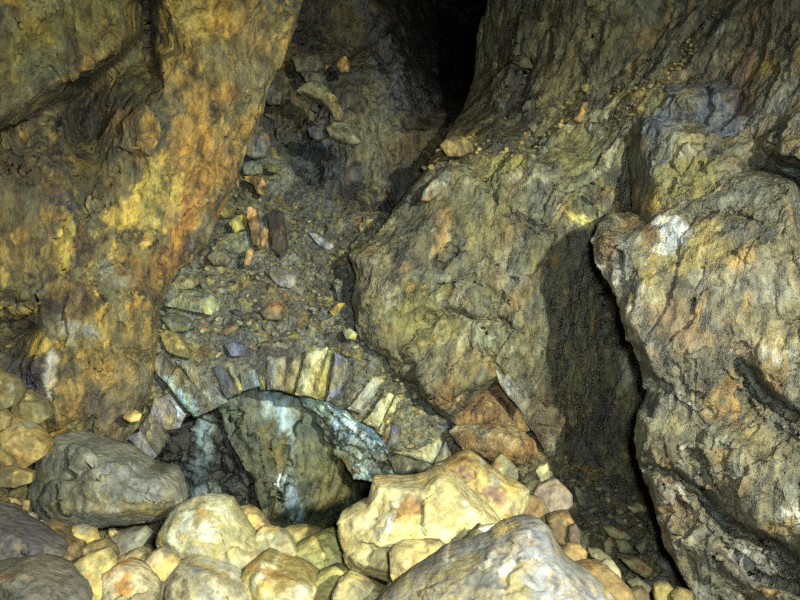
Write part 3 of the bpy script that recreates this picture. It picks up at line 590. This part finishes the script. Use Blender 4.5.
rock('dark purple boulder in the lower left corner', [(-30,500),(0,516),(15,525),(30,535),(45,546),(60,556),(58,562),(42,566),(22,568),(0,570),(-30,572)], 1.85, (104,92,96),
     mix=[((60,54,59),4,.0,.2),((89,81,74),5,.08,.18),((108,83,49),9,.2,.14)], inner=[(0,530,.08),(20,540,.10),(-5,555,.12),(30,555,.09),(-20,530,.1)], seed=9, thick=.6, rough=.7, patches=[(20,548,6,4,0,(122,100,69),.7)])
rock('grey brown boulder at the very bottom left under the purple one', [(-30,570),(0,567),(22,563),(38,567),(50,572),(64,580),(78,592),(84,612),(70,632),(-30,632)], 1.68, (122,110,96),
     mix=[((71,64,63),4,.0,.2),((106,95,77),5,.06,.18),((108,69,43),9,.2,.14)], inner=[(0,580,.08),(25,575,.08),(50,588,.10),(20,600,.14),(60,606,.09)], seed=10, thick=.6, rough=.7)
# --- second sizes, bottom left
S2 = [
 ('lumpy yellow stone beside the purple boulder', [(68,578),(70,568),(78,564),(86,558),(100,555),(106,566),(106,580),(104,592),(94,612),(78,600),(70,590)], 1.82, (204,170,96)),
 ('tan stone on the bottom edge between two yellow ones', [(103,585),(105,576),(120,567),(135,575),(144,585),(152,596),(150,618),(98,618)], 1.80, (198,172,126)),
 ('stone with a flat tan top tucked left of the shade faced block', [(139,574),(144,564),(150,555),(158,551),(167,556),(175,565),(170,573),(163,580),(150,579)], 1.93, (196,168,124)),
 ('small tan stone under the grey block overhang', [(116,562),(124,556),(135,551),(144,558),(140,568),(130,572),(119,570)], 2.02, (192,168,112)),
 ('round yellow stone below the big grey block', [(59,537),(66,531),(76,529),(90,533),(94,545),(86,550),(78,554),(66,549)], 2.12, (206,172,94)),
 ('flat ochre stone just below the round yellow one', [(81,551),(90,545),(101,542),(111,548),(115,558),(104,561),(88,559)], 2.06, (188,146,80)),
 ('grey speckled stone in front of the big grey block', [(109,541),(118,535),(128,532),(140,531),(147,537),(140,548),(132,554),(120,559),(113,551)], 2.12, (164,154,128)),
 ('brown crusted stone above the purple boulder', [(30,529),(42,526),(52,531),(64,545),(77,553),(76,562),(66,560),(56,550),(42,539)], 2.04, (158,118,70)),
 ('small dark brown stone at the left of the big grey block', [(15,524),(20,517),(28,515),(35,525),(28,532),(19,531)], 2.1, (126,90,48)),
 ('small brown stone in the dark hollow at the left edge', [(5,511),(10,505),(16,508),(19,516),(15,521),(7,520)], 2.2, (120,94,56)),
 ('angular yellow stone left of the big grey block', [(-8,462),(-2,440),(4,425),(12,420),(22,427),(32,436),(42,446),(38,456),(22,467),(8,466)], 2.36, (196,150,78)),
 ('rounded yellow stone leaning on the left wall', [(10,409),(16,398),(22,391),(32,396),(41,404),(45,416),(38,421),(25,423),(14,418)], 2.48, (196,164,92)),
 ('yellow stone at the left frame edge under the wall', [(-14,378),(2,375),(12,381),(17,394),(11,405),(-2,409),(-14,407)], 2.3, (192,158,80)),
 ('small tan stone touching the left frame edge', [(-12,412),(0,410),(8,418),(5,428),(-4,432),(-12,430)], 2.3, (184,146,84)),
 ('broad ochre stone low at the left frame edge', [(-12,474),(4,468),(16,469),(28,474),(27,482),(14,487),(-12,486)], 2.3, (180,146,80)),
]
def grow(pts, f):
    q = np.array(pts, float); c = q.mean(0); return [tuple(v) for v in (c+(q-c)*f).tolist()]
for i, (lb, pts, d, c) in enumerate(S2): rock(lb, grow(pts, 1.13), d-.04, c, seed=20+i, group='middling stones at the lower left', cat='stone', name='stone', rough=.8, thick=.8, mat='dry' if i % 2 else 'pale', step=2.0)
S3 = [
 ('small yellow stone touching the right side of the pale boulder', [(255,538),(263,530),(275,532),(285,535),(291,543),(295,553),(289,560),(282,565),(272,562),(263,556)], 2.12, (226,204,142)),
 ('yellow brown stone peeking out behind the pale boulder', [(234,512),(240,509),(247,508),(258,515),(264,523),(270,531),(258,537),(243,532)], 2.22, (198,160,96)),
 ('flat yellow stone at the lip of the opening', [(276,533),(290,530),(305,529),(316,531),(324,536),(314,542),(303,548),(293,552),(284,545)], 2.28, (208,178,96)),
 ('greenish yellow slab in front of the lip of the opening', [(284,566),(292,556),(300,547),(315,540),(331,534),(340,543),(348,558),(354,576),(340,580),(322,582),(305,582)], 2.15, (196,186,102)),
 ('olive stone wedged left of the flat tan slab', [(310,586),(320,577),(336,571),(352,575),(366,584),(380,594),(372,606),(340,612),(326,603)], 1.98, (176,160,84)),
 ('tan stone on the bottom edge left of the grey block', [(333,598),(340,584),(348,578),(362,584),(378,592),(392,600),(376,618),(338,622)], 1.78, (204,176,104)),
 ('small dark green stone under the biggest yellow boulder', [(457,555),(463,545),(470,537),(480,527),(487,532),(492,540),(480,547),(468,552)], 1.74, (112,114,72)),
 ('small stone with a white top beside the green one', [(479,529),(487,527),(496,526),(504,532),(500,538),(494,542),(488,538)], 1.75, (222,212,180)),
 ('small grey green stone squeezed by the bottom edge', [(372,606),(380,596),(390,584),(394,590),(388,602),(380,612)], 1.74, (120,118,84)),
]
for i, (lb, pts, d, c) in enumerate(S3): rock(lb, grow(pts, 1.1), d, c, seed=40+i, group='stones packed between the foreground boulders', cat='stone', name='stone', rough=.8, thick=.7, mat='pale', step=2.0)
S4 = [
 ('pinkish stone with a pale flat top at the edge of the shade', [(536,497),(541,489),(550,485),(558,482),(564,488),(570,496),(571,505),(562,514),(550,513),(540,506)], 2.3, (166,138,114)),
 ('brown angular stone right of the rusty boulder', [(521,522),(524,508),(529,499),(536,498),(543,502),(548,512),(550,522),(536,526)], 2.22, (140,102,60)),
 ('rusty stone behind the tip of the grey block', [(549,520),(558,516),(568,514),(573,522),(574,534),(567,546),(558,542),(552,532)], 2.1, (140,104,58)),
 ('small red brown stone on the edge of the shade', [(571,528),(576,526),(580,533),(579,545),(573,546),(569,538)], 2.05, (128,88,60)),
 ('round orange brown stone right of the grey block', [(563,552),(570,547),(580,546),(586,554),(585,568),(576,566),(567,560)], 1.95, (146,106,58)),
 ('long orange stone leaning along the right side of the grey block', [(582,570),(596,569),(610,571),(620,580),(630,591),(636,604),(630,616),(612,606),(596,590)], 1.85, (156,116,62)),
 ('small pale stone standing on the long orange stone', [(602,567),(607,562),(613,563),(619,570),(620,578),(612,577),(604,573)], 1.9, (178,164,116)),
 ('olive stone at the foot of the brown wedge blocks', [(493,467),(497,460),(502,456),(510,461),(517,469),(516,478),(507,480),(499,474)], 2.5, (130,124,80)),
 ('pale upright stone above the pinkish stone', [(537,471),(541,466),(547,464),(549,473),(548,482),(541,481)], 2.62, (170,160,110)),
 ('small yellow stone on the bottom edge at the foot of the right wall', [(656,588),(661,585),(668,585),(674,592),(675,604),(664,606),(657,600)], 2.0, (160,134,66)),
 ('tiny ochre stone on the bottom edge beside the right wall', [(674,598),(682,591),(692,594),(694,608),(676,610)], 1.95, (156,128,66)),
 ('angular brown stone low in the rubble beside the orange stone', [(632,594),(640,589),(648,594),(650,606),(634,608)], 1.98, (150,104,50)),
]
for i, (lb, pts, d, c) in enumerate(S4): rock(lb, grow(pts, 1.15), d, c, seed=60+i, group='stones between the grey block and the right wall', cat='stone', name='stone', rough=.9, thick=.8, mat='dry', step=1.9)
G5 = [
 ('long flat stone in the shaded gully, uppermost of the long ones', [(603,527),(612,526),(626,532),(632,539),(624,542),(610,537)], 2.72),
 ('squarish stone in the middle of the shaded gully', [(616,541),(626,540),(634,546),(632,554),(620,552)], 2.66),
 ('long flat stone across the bottom of the shaded gully', [(622,560),(636,558),(652,567),(655,574),(646,578),(630,570)], 2.5),
 ('stone standing on edge in the shaded gully', [(604,544),(610,537),(615,546),(612,556),(606,554)], 2.66),
 ('leaning thin stone in the shaded gully nearest the right wall', [(636,548),(646,538),(650,542),(642,556)], 2.64),
 ('flat stone in the shaded gully next to the orange brown stone', [(588,549),(600,550),(612,558),(606,564),(592,558)], 2.5),
 ('grey stone at the bottom of the shaded gully', [(628,582),(640,579),(652,588),(648,598),(634,594)], 2.2),
 ('tall brown stone at the upper left of the shaded gully', [(574,486),(580,488),(588,502),(586,509),(578,504)], 2.82),
 ('tiny pale pebble at the top of the shaded gully', [(604,498),(608,496),(611,501),(608,505)], 2.86),
 ('small flat stone below the tall brown one in the gully', [(627,507),(636,506),(640,511),(634,514)], 2.86),
]
for i, (lb, pts, d) in enumerate(G5): rock(lb, pts, d, [(122,112,74),(112,104,72),(128,112,70)][i % 3], seed=80+i, group='stones in the shaded gully', cat='stone', name='stone', thick=.7, mat='dry', step=1.9)
rock('brown wet block under the overhang, lower of the two', [(449,432),(456,427),(475,425),(496,425),(512,427),(526,432),(534,442),(538,454),(528,464),(514,466),(495,463),(478,456),(462,450),(455,440)], 2.88, (132,92,50),
     mix=[((104,66,38),5,.0,.2),((156,128,84),5,.06,.18),((166,100,40),8,.15,.14)], inner=[(465,434,.06),(495,432,.10),(515,440,.12),(500,450,.12),(475,445,.08),(522,455,.08)], seed=95, mat='wet', thick=.7, patches=[(480,432,26,7,10,(150,136,100),.6)])
rock('brown wet block under the overhang, upper of the two', [(450,421),(458,412),(468,402),(482,392),(500,384),(510,396),(520,412),(530,430),(520,434),(505,428),(485,427),(462,428)], 2.98, (118,80,46),
     mix=[((84,56,34),5,.0,.2),((150,104,50),5,.08,.18)], inner=[(475,410,.05),(490,400,.06),(500,415,.05),(485,420,.09)], seed=96, mat='wet', thick=.6, patches=[(489,405,4,3,0,(170,150,60),.9),(465,418,10,8,-40,(160,104,44),.7)])
rock('grey slab hanging like a tongue from the right hand rock face', [(494,366),(504,366),(518,380),(527,392),(530,402),(526,416),(518,408),(508,396),(500,384)], 2.82, (138,132,114), inner=[(510,384,.05),(520,398,.05)], seed=97, mat='wet', thick=.8, cat='slab', name='rock_slab', mix=[((110,104,88),6,.05,.2)])
# --- stones in the scree
S6 = [
 ('big pale green wedge shaped stone in the rubble bank', [(164,305),(174,297),(186,290),(196,289),(206,288),(213,294),(219,302),(217,310),(211,315),(201,313),(190,311),(176,308)], 3.02, (152,154,112)),
 ('yellow angular stone at the left foot of the rubble bank', [(160,334),(166,331),(174,334),(184,343),(193,352),(190,359),(180,357),(170,354),(163,346)], 2.92, (170,142,70)),
 ('flat grey brown stone beside the edge of the orange wall', [(206,257),(214,250),(223,253),(232,257),(226,266),(214,265)], 3.2, (120,112,88)),
 ('broad grey green stone left of the timber splinters', [(216,238),(228,234),(246,231),(252,240),(252,252),(245,258),(234,254),(224,249)], 3.36, (118,120,96)),
 ('yellow green stone in the hollow above the timber', [(228,223),(235,217),(245,213),(247,222),(245,229),(235,233)], 3.4, (158,144,64)),
 ('small yellow stone topmost in the hollow by the orange wall', [(219,213),(226,208),(236,206),(233,216),(224,218)], 3.42, (150,140,74)),
 ('speckled pinkish grey stone in the middle of the rubble bank', [(265,271),(275,265),(286,269),(296,275),(298,284),(289,288),(278,286)], 3.3, (142,132,122)),
 ('stone with an orange top low in the rubble bank', [(259,311),(268,304),(280,299),(288,306),(286,315),(280,321),(266,319)], 3.12, (146,122,88)),
 ('dark brown pillar shaped stone right of the timber', [(267,214),(273,210),(282,212),(285,230),(287,250),(280,256),(272,248),(269,232)], 3.45, (74,62,50)),
 ('whitish shard at the top right of the rubble bank', [(307,232),(316,234),(326,238),(336,246),(330,250),(320,247)], 3.5, (150,148,150)),
 ('dull green stone under the big pale green wedge', [(160,318),(170,312),(184,316),(192,324),(186,332),(172,332)], 2.98, (112,112,88)),
 ('grey stone above the big pale green wedge', [(168,285),(178,276),(192,274),(200,282),(192,288),(178,290)], 3.1, (116,112,80)),
 ('thin upright stone at the foot of the orange wall', [(194,278),(200,272),(208,284),(210,292),(203,290)], 3.1, (108,106,88)),
 ('purple grey flat stone just above the arch crown', [(224,344),(236,340),(246,346),(244,356),(230,356)], 2.98, (106,104,112)),
 ('yellow stone in the right part of the rubble bank', [(329,311),(338,303),(345,303),(340,311),(333,317)], 3.14, (156,130,58)),
 ('pale cream stone beside the rock face foot', [(342,330),(350,328),(358,334),(356,341),(346,339)], 3.02, (176,168,118)),
 ('grey stone half buried at the centre of the bank', [(244,282),(254,278),(262,286),(258,296),(248,296)], 3.24, (110,108,88)),
 ('long brown stone lying slantwise above the arch', [(218,334),(226,326),(236,322),(238,328),(228,336)], 3.04, (118,96,66)),
 ('grey block in the pile below the dark recess', [(244,134),(252,128),(262,126),(268,134),(270,144),(264,156),(252,158),(245,154)], 3.6, (116,114,104)),
 ('flat pale stone under the grey block by the orange wall', [(242,163),(252,161),(262,163),(262,172),(252,175),(244,173)], 3.55, (120,118,92)),
 ('small olive stone beside the flat pale one', [(266,165),(274,164),(281,168),(276,172),(268,172)], 3.6, (124,118,66)),
 ('upper grey stone in the pile beside the orange wall', [(262,88),(272,84),(282,92),(280,104),(268,104)], 3.6, (96,94,76)),
 ('curved pale lip of rock arching over the dark hollow', [(296,90),(304,83),(314,80),(326,86),(336,98),(343,112),(341,119),(334,118),(328,108),(320,99),(308,94)], 3.25, (140,132,84)),
 ('angular stone with an orange face high on the dark wall', [(336,64),(340,58),(346,56),(350,64),(349,71),(341,72)], 3.66, (156,112,50)),
 ('rough brown block hanging right of the dark hollow', [(326,127),(334,122),(346,122),(354,132),(361,142),(352,144),(338,139),(330,136)], 3.3, (130,118,80)),
 ('shiny dark purple stone under the dark hollow', [(307,128),(314,125),(324,128),(328,136),(318,140),(310,136)], 3.4, (92,82,88)),
 ('loose dark stone high beside the top of the orange wall', [(290,56),(302,50),(318,54),(324,66),(312,72),(296,70)], 3.7, (84,82,64)),
 ('loose grey stone above the curved lip', [(300,72),(314,70),(326,76),(322,84),(306,82)], 3.62, (92,90,62)),
 ('pale shiny slab lying on the ledge at the left top of the rock face', [(421,200),(424,190),(432,180),(446,170),(452,172),(450,182),(442,192),(430,201)], 2.9, (128,124,100)),
 ('reddish brown stone standing in the seam of the right wall', [(549,144),(554,134),(562,126),(567,127),(564,137),(556,146)], 2.95, (140,96,52)),
 ('small orange stone wedged in the seam of the right wall', [(574,119),(579,113),(584,103),(589,102),(587,112),(581,122)], 2.86, (188,132,62)),
 ('brown crust of rock crowning the rock face at its left top', [(440,145),(448,137),(462,136),(471,141),(474,150),(462,156),(448,156)], 3.0, (140,112,60)),
 ('small yellow stone stuck on the left wall above the grey block', [(121,418),(126,412),(134,410),(141,415),(139,421),(130,422)], 2.52, (168,142,88)),
]
for i, (lb, pts, d, c) in enumerate(S6): rock(lb, pts, d, c, seed=100+i, group='stones lodged in the rubble bank and the walls', cat='stone', name='stone', rough=.9, thick=.8, mat='wall', step=1.9,
     patches=[(275,308,12,6,0,(160,100,60),.7)] if i == 7 else ())
# --- timber
T = [('upright splintered reddish timber stub in the rubble bank', [(246,207),(250,206),(256,210),(258,222),(262,236),(262,243),(257,246),(252,244),(250,230),(247,218)], 3.3),
 ('short broken timber splinter pointing down below the upright one', [(246,250),(249,247),(253,250),(252,257),(249,266),(244,264)], 3.2),
 ('rotten timber sliver right of the upright stub', [(259,233),(264,226),(268,230),(267,242),(262,248),(260,241)], 3.28),
 ('crumbling rust coloured timber lump under the flat pale stone', [(244,176),(252,175),(262,177),(266,186),(263,196),(257,194),(252,184),(245,180)], 3.5),
 ('hanging reddish splinter at the edge of the orange wall', [(234,172),(239,170),(241,177),(238,189),(235,182)], 3.4)]
for i, (lb, pts, d) in enumerate(T): rock(lb, pts, d, (150,110,74), mix=[((108,76,52),9,.0,.2),((190,136,90),9,.12,.16)], seed=150+i, group='rotten timber scraps', cat='timber', name='timber_scrap', rough=.8, thick=.6, mat='wood', step=1.6)

# --- small loose stones, each one an object
protos = {}
def pebble_mesh(seed, base, sub=4):
    import bmesh
    bm = bmesh.new(); bmesh.ops.create_icosphere(bm, subdivisions=sub, radius=1)
    me = bpy.data.meshes.new('pebble'); bm.to_mesh(me); bm.free()
    V = np.array([v.co[:] for v in me.vertices]); rs = np.random.RandomState(seed)
    n = rs.normal(size=(11, 3)); n /= np.linalg.norm(n, axis=1)[:,None]; dd = rs.uniform(.5, .95, 11)
    r = np.min(np.where(V@n.T > .05, dd/np.maximum(V@n.T, .05), 9), axis=1); r = np.minimum(r, 1.15)
    V = V*r[:,None]*np.array([1, rs.uniform(.6, .9), rs.uniform(.3, .6)])
    V *= (1+.05*fbm(V*2.5, 4, seed))[:,None]
    me.vertices.foreach_set('co', V.ravel())
    c = colour(V*.05, V[:, :2], base, [(tuple(int(v*.75) for v in base), 9, .0, .2), (RUST, 14, .2, .15)], (), seed)
    ca = me.color_attributes.new('Col', 'FLOAT_COLOR', 'POINT'); c4 = np.ones((len(V), 4), np.float32); c4[:, :3] = c
    ca.data.foreach_set('color', c4.ravel()); me.update()
    return me
def scatter(S, region, count, size, cols, label, group, mat, sink=.25, seed=0, merge=False):
    rs = random.Random(seed); P = S.P; ms = []
    for k in range(6):
        me = pebble_mesh(seed*10+k, cols[k % len(cols)], 3 if merge else 4); me.materials.append(M[mat]); ms.append(me)
    src = bpy.data.objects.new('small_stone', ms[0]); first = True; MV = []; MF = []; MC = []; nv = 0
    idx = [i for i in range(len(P)) if -5 < P[i,0] < 805 and P[i,1] < 606]
    idx = [i for i, m in zip(idx, inside(P[idx], region)) if m]
    got = []
    for _ in range(count*6):
        if len(got) >= count: break
        i = rs.choice(idx); sz = size[0]*(size[1]/size[0])**(rs.random()**1.6)
        if any((P[i,0]-g[0])**2+(P[i,1]-g[1])**2 < ((sz+g[2])*F/3*.75)**2 for g in got): continue
        got.append((P[i,0], P[i,1], sz))
        if merge:
            me = ms[len(got) % 6]; e = [rs.uniform(0, 6) for _ in range(3)]
            R = np.array((Matrix.Rotation(e[0], 3, 'X') @ Matrix.Rotation(e[1], 3, 'Z')))
            v = np.array([q.co[:] for q in me.vertices]) @ R.T * sz + S.V[i]+S.N[i]*sz*(.5-sink)
            cc = np.zeros(len(me.vertices)*4, np.float32); me.color_attributes['Col'].data.foreach_get('color', cc)
            MV.append(v); MC.append(cc.reshape(-1, 4)[:, :3]); MF += [[k+nv for k in f.vertices] for f in me.polygons]; nv += len(v)
            continue
        o = src if first else src.copy(); first = False
        o.data = ms[len(got) % 6]; COL.objects.link(o)
        o.location = (S.V[i]+S.N[i]*sz*(.5-sink)).tolist(); o.scale = (sz, sz, sz)
        o.rotation_euler = (rs.uniform(-.5, .5), rs.uniform(-.5, .5), rs.uniform(0, 6.28))
        tag(o, label, 'stone', group)
    if merge: return link(merge, np.concatenate(MV), MF, np.concatenate(MC), mat, smooth=False)
GC = [(136,130,100),(112,106,84),(156,142,88),(100,98,92),(128,108,72),(148,144,120)]
scatter(scree, [(232,196),(262,200),(300,200),(345,240),(352,330),(410,385),(450,440),(410,450),(380,400),(330,345),(250,352),(215,360),(165,335),(168,280),(200,262),(218,235)], 142, (.018,.05), GC, 'small loose stone in the rubble bank above the arch', 'loose stones in the rubble bank', 'wall', seed=5)
scatter(wall_back, [(262,50),(300,40),(330,60),(330,80),(300,86),(275,120),(262,122),(255,110)], 22, (.03,.06), [(92,88,64),(104,98,72),(80,78,66)], 'small dark stone packed beside the top of the orange wall', 'packed stones beside the orange wall', 'wall', seed=6)
scatter(scree, [(232,186),(250,150),(268,140),(270,200),(262,210),(236,206)], 14, (.03,.055), [(120,116,74),(108,106,92),(140,124,62)], 'stone heaped in the hollow beside the orange wall', 'stones heaped beside the orange wall', 'wall', seed=7)
scatter(floor, [(0,500),(30,520),(160,530),(180,560),(150,600),(0,600)], 42, (.02,.05), [(190,160,96),(166,130,74),(150,140,110)], 'small yellow stone filling the gaps at the lower left', 'gap stones at the lower left', 'dry', seed=8)
scatter(floor, [(480,455),(560,462),(600,480),(650,510),(680,560),(690,600),(620,600),(560,540),(530,500)], 78, (.015,.05), [(110,104,72),(92,90,72),(130,118,74),(84,84,80)], 'small stone on the gully floor by the right wall', 'gully floor stones', 'dry', seed=9)

CR = [(150,128,74),(120,104,60),(170,144,84),(104,98,80)]
c1 = scatter(wall_right, [(424,168),(440,142),(470,132),(500,148),(535,128),(575,92),(600,80),(612,92),(580,112),(545,150),(500,166),(460,158),(436,176)], 200, (.009,.026), CR, '', '', 'wall', sink=.35, seed=12, merge='rock_crumbs')
tag(c1, 'broken rock crumbs stuck along the slanting seam of the right hand rock face', 'rock crumbs', kind='stuff')
c2 = scatter(wall_buttress, [(606,128),(640,80),(690,40),(700,50),(660,90),(640,104),(620,130)], 80, (.009,.024), CR, '', '', 'wall', sink=.35, seed=13, merge='rock_crumbs')
tag(c2, 'broken rock crumbs along the upper edge of the front right wall', 'rock crumbs', kind='stuff')
c3 = scatter(scree, [(232,196),(262,200),(300,200),(345,240),(352,330),(410,385),(450,440),(410,450),(380,400),(330,345),(250,352),(215,360),(165,335),(168,280),(200,262),(218,235)], 420, (.008,.02), GC, '', '', 'wall', sink=.3, seed=14, merge='gravel')
tag(c3, 'fine angular gravel strewn over the rubble bank above the arch', 'gravel', kind='stuff')
c4 = scatter(floor, [(480,455),(560,462),(600,480),(650,510),(680,560),(690,600),(620,600),(560,540),(530,500)], 200, (.008,.02), [(110,104,72),(92,90,72),(130,118,74),(84,84,80)], '', '', 'dry', seed=15, merge='gravel')
tag(c4, 'fine dark gravel covering the gully floor by the front right wall', 'gravel', kind='stuff')
# ================================================================ CAMERA AND LIGHT
cam = bpy.data.cameras.new('camera'); co = bpy.data.objects.new('camera', cam); COL.objects.link(co)
co.location = CAM.tolist(); co.rotation_euler = (math.pi/2-PITCH, 0, 0)
cam.sensor_width = 36; cam.lens = 36*F/800; cam.clip_start = .05
bpy.context.scene.camera = co
def lamp(name, x, y, z, power, size, target, col=(1,1,1), angle=110, blend=1.0):
    L = bpy.data.lights.new(name, 'SPOT'); L.energy = power; L.shadow_soft_size = size; L.color = col
    L.spot_size = math.radians(angle); L.spot_blend = blend
    o = bpy.data.objects.new(name, L); COL.objects.link(o)
    p = Vector((CAM + x*RIGHT + y*UP + z*FWD).tolist()); o.location = p
    o.rotation_euler = (Vector(target)-p).to_track_quat('-Z', 'Y').to_euler()
    return o
lamp('hand_lamp', .98, .5, -.55, 1020, .03, at(385,430,2.9).tolist(), (1,1,.88), 80)
lamp('camera_flash', .08, .07, 0, 310, .04, at(400,360,3).tolist(), (.86,.95,1), 105)
w = bpy.data.worlds.new('world'); bpy.context.scene.world = w; w.use_nodes = True
w.node_tree.nodes['Background'].inputs[0].default_value = (.5,.6,.5,1)
w.node_tree.nodes['Background'].inputs[1].default_value = .012
s = bpy.context.scene
s.view_settings.view_transform = 'Standard'; s.view_settings.look = 'None'; s.view_settings.exposure = 0; s.view_settings.gamma = 1
s.view_settings.use_curve_mapping = False

s.cycles.use_denoising = False
s.cycles.sample_clamp_indirect = .25
s.cycles.sample_clamp_direct = 2.5
